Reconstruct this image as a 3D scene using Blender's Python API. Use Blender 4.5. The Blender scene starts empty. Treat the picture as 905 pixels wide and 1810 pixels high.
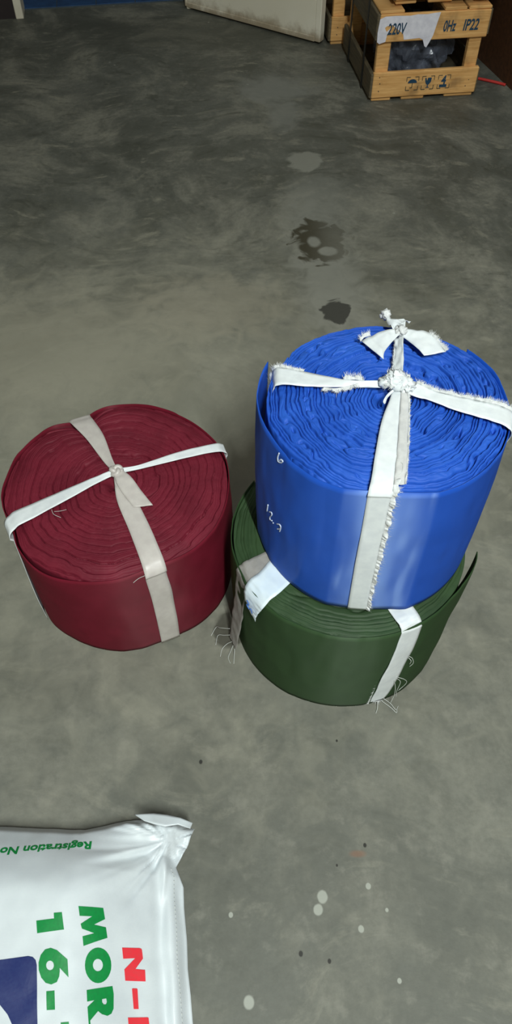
import bpy, bmesh, math, random
import numpy as np
from mathutils import Vector, Matrix
R_ = math.radians
random.seed(7)
SC = bpy.context.scene
COL = SC.collection

# ------------------------------------------------------------------ camera
cam_d = bpy.data.cameras.new('camera')
cam = bpy.data.objects.new('camera', cam_d); COL.objects.link(cam)
cam.location = (0, 0, 1.5)
cam.rotation_euler = (R_(90 - 53), 0, 0)
cam_d.sensor_fit = 'VERTICAL'; cam_d.sensor_height = 36.0
cam_d.lens = 36.0 * 1320.0 / 1810.0
cam_d.clip_start = 0.02
SC.camera = cam

# ------------------------------------------------------------------ world, lamps, exposure
W = bpy.data.worlds.new('world'); SC.world = W; W.use_nodes = True
W.node_tree.nodes['Background'].inputs[0].default_value = (0.75, 0.88, 1.0, 1)
W.node_tree.nodes['Background'].inputs[1].default_value = 0.05
def tube_or_fill_lamp(name, loc, yaw, power, length=1.2, col=(0.93, 1.0, 0.97)):
    l = bpy.data.lights.new(name, 'AREA'); l.shape = 'RECTANGLE'
    l.size = 0.045; l.size_y = length; l.energy = power; l.color = col
    o = bpy.data.objects.new(name, l); COL.objects.link(o)
    o.location = loc; o.rotation_euler = (0, 0, yaw)
    return o
tube_or_fill_lamp('tube_or_fill_lamp', (0.48, -1.10, 3.2), math.atan2(0.41, 1.24), 170, 1.25)
tube_or_fill_lamp('tube_or_fill_lamp', (0.95, 2.3, 3.2), R_(80), 15, 1.2)  # added fill lamp to brighten the far floor, not a known fixture
SC.view_settings.view_transform = 'Standard'
SC.view_settings.look = 'None'
SC.view_settings.exposure = 0.0
SC.view_settings.gamma = 1.0
SC.view_settings.use_curve_mapping = False

# ------------------------------------------------------------------ helpers
def lin(r, g, b):
    f = lambda c: (c/255/12.92) if c/255 <= 0.04045 else ((c/255+0.055)/1.055)**2.4
    return (f(r), f(g), f(b), 1)

def _h(ix, iy, seed):
    n = (ix.astype(np.int64)*374761393 + iy.astype(np.int64)*668265263 + seed*1274126177) & 0xFFFFFFFF
    n = ((n ^ (n >> 13))*1103515245) & 0xFFFFFFFF
    n = ((n ^ (n >> 16))*2246822519) & 0xFFFFFFFF
    return ((n ^ (n >> 15)) & 0xFFFFFF)/float(0xFFFFFF)*2-1
def noise2(x, y, seed=0):
    x = np.asarray(x, float); y = np.asarray(y, float)
    ix = np.floor(x); iy = np.floor(y); fx = x-ix; fy = y-iy
    fx = fx*fx*fx*(fx*(fx*6-15)+10); fy = fy*fy*fy*(fy*(fy*6-15)+10)
    a = _h(ix, iy, seed); b = _h(ix+1, iy, seed); c = _h(ix, iy+1, seed); d = _h(ix+1, iy+1, seed)
    return (a*(1-fx)+b*fx)*(1-fy)+(c*(1-fx)+d*fx)*fy
def noise1(x, seed=0): return noise2(x, np.zeros_like(np.asarray(x, float))+0.37, seed)
def fbm(x, y, seed=0, o=3):
    s = 0; a = 1.0
    for k in range(o):
        s = s + a*noise2(np.asarray(x)*2**k, np.asarray(y)*2**k, seed+k*17); a *= .5
    return s
def sstep(a, b, x):
    t = np.clip((np.asarray(x, float)-a)/(b-a), 0, 1); return t*t*(3-2*t)

def mk(name, verts, faces, mat, parent=None, smooth=True, label=None):
    me = bpy.data.meshes.new(name)
    me.from_pydata([tuple(map(float, v)) for v in verts], [], [tuple(map(int, f)) for f in faces])
    me.validate(); me.update()
    if mat: me.materials.append(mat)
    me.polygons.foreach_set('use_smooth', [smooth]*len(me.polygons))
    o = bpy.data.objects.new(name, me); COL.objects.link(o)
    if parent: o.parent = parent
    if label: o['label'] = label
    return o
def thing(name, label, cat, loc=(0, 0, 0), rz=0, group=None):
    o = bpy.data.objects.new(name, None); COL.objects.link(o)
    o.empty_display_size = .1
    o.location = loc; o.rotation_euler = (0, 0, rz); o['label'] = label; o['category'] = cat
    if group: o['group'] = group
    return o
def struct(o): o['kind'] = 'structure'; return o
def grid_faces(nu, nv, closed_u=False, off=0, flip=False):
    f = []
    for i in range(nu if closed_u else nu-1):
        i2 = (i+1) % nu
        for j in range(nv-1):
            q = (off+i*nv+j, off+i2*nv+j, off+i2*nv+j+1, off+i*nv+j+1)
            f.append(q[::-1] if flip else q)
    return f
def box(x0, x1, y0, y1, z0, z1, bev=0.0, jit=0.0):
    """verts/faces of a box with bevelled edges"""
    bm = bmesh.new()
    bmesh.ops.create_cube(bm, size=1)
    for v in bm.verts:
        v.co = Vector((x0 if v.co.x < 0 else x1, y0 if v.co.y < 0 else y1, z0 if v.co.z < 0 else z1))
        if jit: v.co += Vector((random.uniform(-jit, jit), random.uniform(-jit, jit), random.uniform(-jit, jit)))
    if bev: bmesh.ops.bevel(bm, geom=list(bm.edges), offset=bev, segments=1, affect='EDGES')
    bm.verts.index_update()
    r = [v.co.copy() for v in bm.verts], [[v.index for v in f.verts] for f in bm.faces]
    bm.free(); return r
def merge(parts):
    V = []; F = []
    for v, f in parts:
        k = len(V); V += list(v); F += [[i+k for i in q] for q in f]
    return V, F
def tube(pts, rad, n=6):
    pts = [np.array(p, float) for p in pts]; V = []; F = []
    for i, p in enumerate(pts):
        t = pts[min(i+1, len(pts)-1)]-pts[max(i-1, 0)]; t = t/(np.linalg.norm(t)+1e-9)
        a = np.array([0, 0, 1.]) if abs(t[2]) < .9 else np.array([1., 0, 0])
        u = np.cross(t, a); u /= np.linalg.norm(u); w = np.cross(t, u)
        r = rad[i] if hasattr(rad, '__len__') else rad
        for k in range(n):
            an = 2*math.pi*k/n; V.append(p+r*(math.cos(an)*u+math.sin(an)*w))
    for i in range(len(pts)-1):
        for k in range(n):
            k2 = (k+1) % n; F.append((i*n+k, i*n+k2, (i+1)*n+k2, (i+1)*n+k))
    F.append(tuple(range(n))[::-1]); F.append(tuple((len(pts)-1)*n+k for k in range(n)))
    return V, F
def catmull(P, n):
    P = np.array(P, float); Q = np.vstack([2*P[0]-P[1], P, 2*P[-1]-P[-2]]); out = []
    for i in range(len(P)-1):
        a, b, c, d = Q[i:i+4]
        for k in range(n):
            t = k/n
            out.append(.5*((2*b)+(c-a)*t+(2*a-5*b+4*c-d)*t*t+(3*b-a-3*c+d)*t**3))
    out.append(P[-1]); return np.array(out)
def sheet(name, P, mat, parent, th=0.0008, label=None, closed_u=False):
    """thin cloth sheet from a grid of points P[nu,nv,3], given a real thickness"""
    nu, nv = P.shape[:2]
    du = np.gradient(P, axis=0); dv = np.gradient(P, axis=1)
    N = np.cross(du, dv); N /= (np.linalg.norm(N, axis=2, keepdims=True)+1e-12)
    A = (P+N*th/2).reshape(-1, 3); B = (P-N*th/2).reshape(-1, 3)
    V = np.vstack([A, B]); k = nu*nv
    F = grid_faces(nu, nv)+grid_faces(nu, nv, off=k, flip=True)
    for i in range(nu-1):
        F.append((i*nv, k+i*nv, k+(i+1)*nv, (i+1)*nv)); j = nv-1
        F.append((i*nv+j, (i+1)*nv+j, k+(i+1)*nv+j, k+i*nv+j))
    for j in range(nv-1):
        F.append((j, j+1, k+j+1, k+j)); i = (nu-1)*nv
        F.append((i+j, k+i+j, k+i+j+1, i+j+1))
    return mk(name, V, F, mat, parent, True, label)

# ------------------------------------------------------------------ materials
def newmat(name):
    m = bpy.data.materials.new(name); m.use_nodes = True
    nt = m.node_tree; return m, nt, nt.nodes['Principled BSDF']
def N(nt, typ, **kw):
    n = nt.nodes.new(typ)
    for k, v in kw.items():
        if k in n.inputs: n.inputs[k].default_value = v
        else: setattr(n, k, v)
    return n
def mathn(nt, op, a, b=None, c=None, clamp=False):
    n = nt.nodes.new('ShaderNodeMath'); n.operation = op; n.use_clamp = clamp
    for i, v in enumerate((a, b, c)):
        if v is None: continue
        if isinstance(v, (int, float)): n.inputs[i].default_value = v
        else: nt.links.new(v, n.inputs[i])
    return n.outputs[0]
def mixc(nt, fac, a, b, blend='MIX'):
    n = nt.nodes.new('ShaderNodeMix'); n.data_type = 'RGBA'; n.blend_type = blend
    for s, v in ((n.inputs[0], fac), (n.inputs[6], a), (n.inputs[7], b)):
        if isinstance(v, (int, float, tuple)): s.default_value = v
        else: nt.links.new(v, s)
    return n.outputs[2]
def noisen(nt, vec, scale, detail=4, rough=.55, dist=0.0):
    n = N(nt, 'ShaderNodeTexNoise', Scale=scale, Detail=detail, Roughness=rough, Distortion=dist)
    if vec is not None: nt.links.new(vec, n.inputs['Vector'])
    return n.outputs['Fac']
def ramp(nt, fac, a, b, ca=0.0, cb=1.0):
    n = nt.nodes.new('ShaderNodeMapRange'); n.interpolation_type = 'SMOOTHSTEP'
    n.inputs[1].default_value = a; n.inputs[2].default_value = b; n.inputs[3].default_value = ca; n.inputs[4].default_value = cb
    nt.links.new(fac, n.inputs[0]); return n.outputs[0]
def bump(nt, bsdf, h, strength, dist):
    b = N(nt, 'ShaderNodeBump', Strength=strength, Distance=dist)
    nt.links.new(h, b.inputs['Height']); nt.links.new(b.outputs[0], bsdf.inputs['Normal'])

def fabric(name, c, c2, rough=.5, sheen=.3, scale=14, spec=.6, anrot=0.0, an=.95, stint=(1, 1, 1, 1)):
    m, nt, b = newmat(name)
    tc = N(nt, 'ShaderNodeTexCoord'); v = tc.outputs['Object']
    n1 = noisen(nt, v, scale, 3)
    nt.links.new(mixc(nt, ramp(nt, n1, .35, .65), c, c2), b.inputs['Base Color'])
    b.inputs['Roughness'].default_value = rough
    b.inputs['Specular IOR Level'].default_value = spec
    b.inputs['Specular Tint'].default_value = stint
    tn = N(nt, 'ShaderNodeTangent'); tn.direction_type = 'RADIAL'; tn.axis = 'Z'
    nt.links.new(tn.outputs[0], b.inputs['Tangent'])
    b.inputs['Anisotropic'].default_value = an; b.inputs['Anisotropic Rotation'].default_value = anrot
    b.inputs['Sheen Weight'].default_value = sheen
    b.inputs['Sheen Roughness'].default_value = .4
    b.inputs['Sheen Tint'].default_value = c2
    w = N(nt, 'ShaderNodeTexWave', Scale=420.0, Distortion=.5); w.wave_type = 'BANDS'; w.bands_direction = 'Z'
    nt.links.new(v, w.inputs['Vector'])
    bump(nt, b, w.outputs['Fac'], .08, .0006)
    return m
def plain(name, c, rough=.6, c2=None, scale=30, bumpd=0.0, metal=0.0, spec=.5):
    m, nt, b = newmat(name)
    v = N(nt, 'ShaderNodeTexCoord').outputs['Object']
    n1 = noisen(nt, v, scale, 4)
    c2 = c2 or tuple(x*.82 for x in c[:3])+(1,)
    nt.links.new(mixc(nt, ramp(nt, n1, .3, .7), c, c2), b.inputs['Base Color'])
    b.inputs['Roughness'].default_value = rough; b.inputs['Metallic'].default_value = metal
    b.inputs['Specular IOR Level'].default_value = spec
    if bumpd: bump(nt, b, n1, .5, bumpd)
    return m
def wood(name, c, c2):
    m, nt, b = newmat(name)
    tc = N(nt, 'ShaderNodeTexCoord')
    oi = N(nt, 'ShaderNodeObjectInfo')
    mp = N(nt, 'ShaderNodeMapping'); mp.inputs['Scale'].default_value = (4, 4, 60)
    nt.links.new(tc.outputs['Object'], mp.inputs[0])
    n1 = noisen(nt, mp.outputs[0], 2.0, 5, .6, .6)
    n2 = noisen(nt, tc.outputs['Object'], 9.0, 3)
    base = mixc(nt, ramp(nt, n1, .3, .72), c, c2)
    base = mixc(nt, ramp(nt, n2, .52, .75, 0, .55), base, lin(112, 86, 56))
    hs = N(nt, 'ShaderNodeHueSaturation'); nt.links.new(base, hs.inputs['Color'])
    nt.links.new(mathn(nt, 'MULTIPLY_ADD', oi.outputs['Random'], .25, .88), hs.inputs['Value'])
    nt.links.new(hs.outputs[0], b.inputs['Base Color'])
    b.inputs['Roughness'].default_value = .75
    bump(nt, b, n1, .25, .002)
    return m

def floor_material():
    m, nt, b = newmat('concrete')
    g = N(nt, 'ShaderNodeNewGeometry').outputs['Position']
    # trowel swirls: a warped copy of the position
    wn = N(nt, 'ShaderNodeTexNoise', Scale=1.3, Detail=2.0)
    nt.links.new(g, wn.inputs['Vector'])
    add = N(nt, 'ShaderNodeVectorMath', operation='MULTIPLY_ADD'); add.inputs[1].default_value = (.7, .7, .7)
    nt.links.new(wn.outputs['Color'], add.inputs[0]); nt.links.new(g, add.inputs[2])
    v = add.outputs[0]
    big = noisen(nt, g, 1.1, 5, .6)
    mid = noisen(nt, v, 4.5, 6, .62)
    st = N(nt, 'ShaderNodeMapping'); st.inputs['Scale'].default_value = (1.0, 2.6, 1); st.inputs['Rotation'].default_value = (0, 0, .25)
    nt.links.new(v, st.inputs[0])
    streak = noisen(nt, st.outputs[0], 7.0, 7, .68)
    fine = noisen(nt, g, 60, 4, .7)
    c = mixc(nt, ramp(nt, big, .3, .7), lin(108, 108, 98), lin(126, 127, 118))
    sepw = N(nt, 'ShaderNodeSeparateXYZ'); nt.links.new(g, sepw.inputs[0])
    worn = ramp(nt, sepw.outputs[1], .6, 1.9, .42, 1.0)     # trowel marks are worn smooth near the sacks
    mw = lambda f: mathn(nt, 'MULTIPLY', f, worn)
    c = mixc(nt, mw(ramp(nt, mid, .46, .66, 0, .75)), c, lin(166, 163, 148))
    c = mixc(nt, mw(ramp(nt, mid, .5, .3, 0, .7)), c, lin(92, 93, 82))
    c = mixc(nt, mw(ramp(nt, streak, .54, .70, 0, .7)), c, lin(174, 170, 152))
    c = mixc(nt, mw(ramp(nt, streak, .46, .3, 0, .65)), c, lin(82, 83, 72))
    c = mixc(nt, ramp(nt, fine, .3, .7, 0, .3), c, lin(88, 88, 80))
    cl = noisen(nt, g, 16, 5, .65)
    c = mixc(nt, ramp(nt, cl, .52, .72, 0, .4), c, lin(158, 155, 142))
    c = mixc(nt, ramp(nt, cl, .46, .3, 0, .3), c, lin(92, 94, 86))
    # pale concrete round the rolls; also paints in light fading toward the far half
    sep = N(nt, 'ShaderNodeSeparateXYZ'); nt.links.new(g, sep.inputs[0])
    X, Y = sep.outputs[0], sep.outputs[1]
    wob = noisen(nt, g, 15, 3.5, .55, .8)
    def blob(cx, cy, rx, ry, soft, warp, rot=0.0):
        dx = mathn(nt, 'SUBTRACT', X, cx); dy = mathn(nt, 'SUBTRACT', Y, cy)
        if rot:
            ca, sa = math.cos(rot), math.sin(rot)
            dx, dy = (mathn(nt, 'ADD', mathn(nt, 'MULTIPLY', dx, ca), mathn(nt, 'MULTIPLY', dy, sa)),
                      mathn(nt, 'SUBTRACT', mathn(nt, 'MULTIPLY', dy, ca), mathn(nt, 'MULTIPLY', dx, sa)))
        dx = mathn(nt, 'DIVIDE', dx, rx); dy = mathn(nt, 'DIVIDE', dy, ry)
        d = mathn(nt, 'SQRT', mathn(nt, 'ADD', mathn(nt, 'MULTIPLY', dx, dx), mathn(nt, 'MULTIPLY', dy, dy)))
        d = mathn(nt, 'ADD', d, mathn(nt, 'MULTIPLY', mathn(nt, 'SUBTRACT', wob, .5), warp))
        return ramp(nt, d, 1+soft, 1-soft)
    def stain_or_light(c, mask, amt, col):
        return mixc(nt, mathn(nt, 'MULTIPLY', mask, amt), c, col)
    c = stain_or_light(c, blob(-.35, 1.45, 1.15, .75, .75, 1.5), .55, lin(178, 174, 155))  # pale concrete, made paler to carry brighter light here
    c = stain_or_light(c, blob(-.62, 1.75, .40, .26, .6, 1.6), .5, lin(184, 178, 158))
    c = stain_or_light(c, blob(-.15, 1.95, .22, .14, .5, 1.6), .45, lin(180, 172, 152))
    # pale worn trail with the stains in it
    c = stain_or_light(c, blob(.235, 2.12, .10, .40, .55, 1.6, .12), .7, lin(164, 163, 152))
    c = stain_or_light(c, blob(.22, 2.55, .10, .20, .6, 1.4), .55, lin(150, 150, 140))
    c = stain_or_light(c, blob(.19, 2.84, .062, .075, .14, 1.0), .8, lin(166, 165, 153))
    c = stain_or_light(c, blob(.08, 3.45, .15, .12, .5, 1.6), .75, lin(156, 156, 148))
    c = stain_or_light(c, blob(.12, 3.22, .07, .12, .5, 1.6), .65, lin(152, 152, 144))
    dark = blob(.225, 2.31, .088, .125, .16, 2.0)
    keep = mathn(nt, 'SUBTRACT', 1.0, blob(.245, 2.245, .03, .025, .25, .7))
    keep2 = mathn(nt, 'SUBTRACT', 1.0, blob(.20, 2.30, .022, .03, .3, .7))
    dark = mathn(nt, 'MULTIPLY', mathn(nt, 'MULTIPLY', dark, keep), keep2)
    dark = mathn(nt, 'MULTIPLY', dark, ramp(nt, X, .16, .30, 1.0, .55))
    c = stain_or_light(c, dark, .92, lin(66, 60, 40))
    c = stain_or_light(c, blob(.255, 1.92, .045, .06, .12, 1.9), .85, lin(52, 51, 46))
    c = stain_or_light(c, blob(-.062, .80, .035, .045, .15, 1.2), .8, lin(72, 70, 60))
    c = stain_or_light(c, blob(-.10, 4.06, .9, .18, .5, 1.4), .5, lin(90, 90, 80))
    for (sx, sy, sr) in ((.120, .258, .0085), (.111, .236, .008), (-.045, .228, .004), (.205, .275, .0045), (.235, .236, .003),
                         (.186, .206, .005), (.245, .128, .004), (-.012, .097, .009)):
        c = stain_or_light(c, blob(sx, sy, sr, sr*1.15, .2, .8), .75, lin(190, 192, 180))
    for (sx, sy, sr) in ((-.111, .502, .0035), (.165, .545, .002), (.205, .345, .003), (.078, .168, .0035), (.127, .157, .003), (.15, .31, .002)):
        c = stain_or_light(c, blob(sx, sy, sr, sr*1.3, .3, .8), .9, lin(40, 38, 34))
    c = stain_or_light(c, blob(.19, .33, .014, .006, .5, 1.2), .5, lin(150, 105, 80))
    # scattered paint flecks and scratches
    vor = N(nt, 'ShaderNodeTexVoronoi', Scale=11.0); nt.links.new(g, vor.inputs['Vector'])
    fl = ramp(nt, vor.outputs['Distance'], .075, .04)
    fl = mathn(nt, 'MULTIPLY', fl, ramp(nt, noisen(nt, g, 2.2, 2), .56, .64))
    c = stain_or_light(c, fl, .5, lin(190, 190, 178))
    c = mixc(nt, 1.0, c, (.71, .72, .725, 1), 'MULTIPLY')
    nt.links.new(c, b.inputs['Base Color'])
    nt.links.new(ramp(nt, mid, .3, .7, .52, .72), b.inputs['Roughness'])
    b.inputs['Specular IOR Level'].default_value = .35
    bump(nt, b, mathn(nt, 'ADD', streak, mathn(nt, 'MULTIPLY', fine, .4)), .12, .004)
    return m

M = {}
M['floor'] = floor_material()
M['blue'] = fabric('blue_nylon', lin(30, 80, 178), lin(38, 90, 190), .6, .08, 14, .3, 0, 0)
M['blue_outer'] = fabric('blue_nylon_outer', lin(26, 76, 176), lin(30, 80, 182), .50, .05, 14, 1.0, .25, 1.0, (.65, .88, 1, 1))
M['crimson'] = fabric('crimson_nylon', lin(112, 30, 46), lin(100, 25, 40), .62, .06, 14, .22, 0, 0)
M['crimson_outer'] = fabric('crimson_nylon_outer', lin(108, 26, 42), lin(100, 24, 38), .58, .05, 14, .25, .25, .9, (1, .7, .7, 1))
M['green'] = fabric('olive_nylon', lin(50, 72, 44), lin(42, 62, 37), .6, .1, 14, .3, 0, 0)
M['green_outer'] = fabric('olive_nylon_outer', lin(47, 69, 41), lin(44, 65, 39), .56, .05, 14, .3, .25, .9, (.85, 1, .8, 1))
M['ribbon'] = plain('white_ribbon', lin(220, 225, 226), .45, lin(210, 215, 218), 60)
M['ribbon_grey'] = plain('grey_ribbon', lin(196, 190, 184), .4, lin(188, 181, 176), 60)
M['fray'] = plain('frayed_ribbon', lin(216, 218, 217), .8, lin(196, 198, 199), 180)
M['thread'] = plain('thread', lin(205, 208, 204), .8)
M['paper'] = plain('paper_tag', lin(220, 232, 240), .5, lin(212, 226, 238), 40)
M['chalk'] = plain('chalk', lin(205, 215, 235), .9)
M['ink_blue'] = plain('blue_ink', lin(70, 110, 180), .8)
M['ink_green'] = plain('green_print', lin(0, 132, 60), .45, lin(10, 122, 58), 200)
M['ink_red'] = plain('red_print', lin(222, 48, 60), .45, lin(212, 56, 64), 200)
M['ink_navy'] = plain('navy_print', lin(24, 36, 92), .45, lin(30, 44, 96), 200)
M['stencil'] = plain('stencil_ink', lin(22, 62, 92), .8, lin(34, 70, 92), 90)
M['mark'] = plain('printed_corner', lin(80, 78, 60), .8)
M['wood'] = wood('pine', lin(234, 184, 118), lin(206, 152, 88))
M['wood_old'] = wood('weathered_pine', lin(116, 102, 78), lin(82, 76, 60))
M['band'] = plain('black_band', lin(16, 17, 18), .5)
M['sheet_white'] = plain('poster_paper', lin(240, 238, 248), .8, lin(222, 220, 232), 35)
M['cream'] = plain('cream_paint', lin(226, 220, 202), .5, lin(214, 206, 186), 8)
M['dado'] = plain('dark_dado_paint', lin(44, 34, 34), .7)
M['plaster'] = plain('plaster', lin(196, 192, 180), .8, lin(186, 182, 168), 5)
M['brown'] = plain('brown_paint', lin(92, 58, 34), .6, lin(70, 44, 26), 60)
M['tile_blue'] = plain('blue_tile', lin(40, 80, 128), .5, lin(32, 66, 108), 20)
M['grout'] = plain('dark_grout', lin(74, 84, 92), .9)
M['red'] = plain('red_cord', lin(200, 50, 44), .6)
M['motor'] = plain('dark_metal', lin(52, 58, 70), .45, lin(38, 42, 52), 40, 0, .3)

def woven_sack():
    m, nt, b = newmat('woven_sack')
    v = N(nt, 'ShaderNodeTexCoord').outputs['Object']
    n1 = noisen(nt, v, 12, 4)
    nt.links.new(mixc(nt, ramp(nt, n1, .3, .7), lin(204, 211, 214), lin(194, 201, 205)), b.inputs['Base Color'])
    b.inputs['Roughness'].default_value = .42
    b.inputs['Subsurface Weight'].default_value = 0.0
    w1 = N(nt, 'ShaderNodeTexWave', Scale=160.0); w1.bands_direction = 'X'; nt.links.new(v, w1.inputs['Vector'])
    w2 = N(nt, 'ShaderNodeTexWave', Scale=160.0); w2.bands_direction = 'Y'; nt.links.new(v, w2.inputs['Vector'])
    bump(nt, b, mathn(nt, 'ADD', w1.outputs['Fac'], w2.outputs['Fac']), .1, .0006)
    return m
M['sack'] = woven_sack()
def film():
    m, nt, b = newmat('plastic_film')
    v = N(nt, 'ShaderNodeTexCoord').outputs['Object']
    n1 = noisen(nt, v, 9, 3, .5, 1.2)
    b.inputs['Base Color'].default_value = lin(150, 158, 178)
    b.inputs['Roughness'].default_value = .22
    nt.links.new(ramp(nt, n1, .4, .7, .22, .55), b.inputs['Alpha'])
    bump(nt, b, n1, .5, .02)
    return m
M['film'] = film()
def translucent(name, col, alpha):
    m, nt, b = newmat(name)
    b.inputs['Base Color'].default_value = col; b.inputs['Roughness'].default_value = .6
    v = N(nt, 'ShaderNodeTexCoord').outputs['Object']
    nt.links.new(ramp(nt, noisen(nt, v, 60, 3), .3, .7, alpha*.8, alpha), b.inputs['Alpha'])
    return m
M['gauze_pale'] = translucent('pale_gauze', lin(214, 214, 212), .85)
M['gauze'] = translucent('gauzy_ribbon', lin(176, 172, 168), .62)

# ------------------------------------------------------------------ the room
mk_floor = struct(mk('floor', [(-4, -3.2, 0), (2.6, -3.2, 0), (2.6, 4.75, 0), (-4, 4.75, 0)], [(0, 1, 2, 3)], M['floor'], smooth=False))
ROT = R_(8.7)
def rot2(x, y, a=ROT): return (x*math.cos(a)-y*math.sin(a), x*math.sin(a)+y*math.cos(a))
def placed(name, vf, mat, loc, rz, smooth=False):
    o = mk(name, vf[0], vf[1], mat, None, smooth); o.location = loc; o.rotation_euler = (0, 0, rz); return o
# back wall: built in the frame of the doorway, its origin at the door's hinge post on the floor
HINGE = (-0.36, 4.354, 0)
wb = thing('wall_back', '', '', HINGE, ROT); del wb['label']; del wb['category']; struct(wb)
mk('wall_section', *box(-2.9, -0.85, .0, .12, 0, 3.35), M['dado'], wb, False)
mk('wall_section', *box(.045, 3.1, .0, .12, 0, 3.35), M['plaster'], wb, False)
mk('lintel', *box(-.85, .045, .0, .12, 2.08, 3.35), M['plaster'], wb, False)
jamb = thing('trim_1', '', '', HINGE, ROT); del jamb['label']; del jamb['category']; struct(jamb)
mk('jamb', *box(-.85, -.812, -.012, .125, 0, 2.08, .003), M['cream'], jamb, False)
mk('jamb', *box(.006, .045, -.012, .125, 0, 2.08, .003), M['cream'], jamb, False)
mk('head', *box(-.812, .006, -.012, .125, 2.042, 2.08, .003), M['cream'], jamb, False)
# blue tiled floor of the room behind the doorway
bt = thing('floor_beyond', '', '', HINGE, ROT); del bt['label']; del bt['category']; struct(bt)
k0 = True
for i in range(6):
    for j in range(3):
        x0 = -1.05+i*.2; y0 = .10+j*.2
        if j == 0 and False: pass
        mk('tile', *box(x0+.002, x0+.198, y0+.002, y0+.198, -.002, .008+random.uniform(0, .001), .0015), M['tile_blue'], bt, False)
mk('grout', *box(-1.05, .15, .10, .70, -.004, .006), M['grout'], bt, False)
# right wall: brown painted
placed_wr = struct(placed('wall_right', box(0, .12, -6.5, 1.6, 0, 3.35), M['brown'], (1.067, 3.63, 0), R_(15.4)))
struct(mk('wall_left', *box(-3.6, -3.5, -3.2, 4.75, 0, 3.35), M['plaster'], None, False))
struct(mk('wall_front', *box(-3.6, 4.0, -3.3, -3.2, 0, 3.35), M['plaster'], None, False))
struct(mk('ceiling', *box(-3.6, 4.0, -3.3, 5.3, 3.35, 3.45), M['plaster'], None, False))

# door leaf, open into the room
dl_ang = math.atan2(3.909-4.354, .303+.36)
door = thing('door_1', '', '', (HINGE[0], HINGE[1], 0), dl_ang); del door['label']; del door['category']; struct(door)
def door_mat():
    m, nt, b = newmat('door_paint')
    tc = N(nt, 'ShaderNodeTexCoord'); v = tc.outputs['Object']
    sep = N(nt, 'ShaderNodeSeparateXYZ'); nt.links.new(v, sep.inputs[0])
    n1 = noisen(nt, v, 14, 5, .65); n2 = noisen(nt, v, 3, 3)
    c = mixc(nt, ramp(nt, n2, .3, .7), lin(240, 234, 218), lin(230, 223, 204))
    d = mathn(nt, 'ADD', sep.outputs[2], mathn(nt, 'MULTIPLY', mathn(nt, 'SUBTRACT', n1, .5), .12))
    c = mixc(nt, ramp(nt, d, .075, .01, 0, .75), c, lin(138, 116, 84))
    nt.links.new(c, b.inputs['Base Color']); b.inputs['Roughness'].default_value = .5
    return m
M['door'] = door_mat()
LW = .80
mk('door_panel', *box(.012, LW-.03, -.003, .030, .014, 2.03, .002), M['door'], door, False)
mk('edge_strip', *box(LW-.03, LW, -.006, .034, .012, 2.03, .003), M['door'], door, False)
mk('edge_strip', *box(0, .012, -.006, .034, .012, 2.03, .003), M['door'], door, False)
mk('bottom_rail', *box(.012, LW-.03, -.006, .033, .010, .032, .002), M['door'], door, False)

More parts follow.
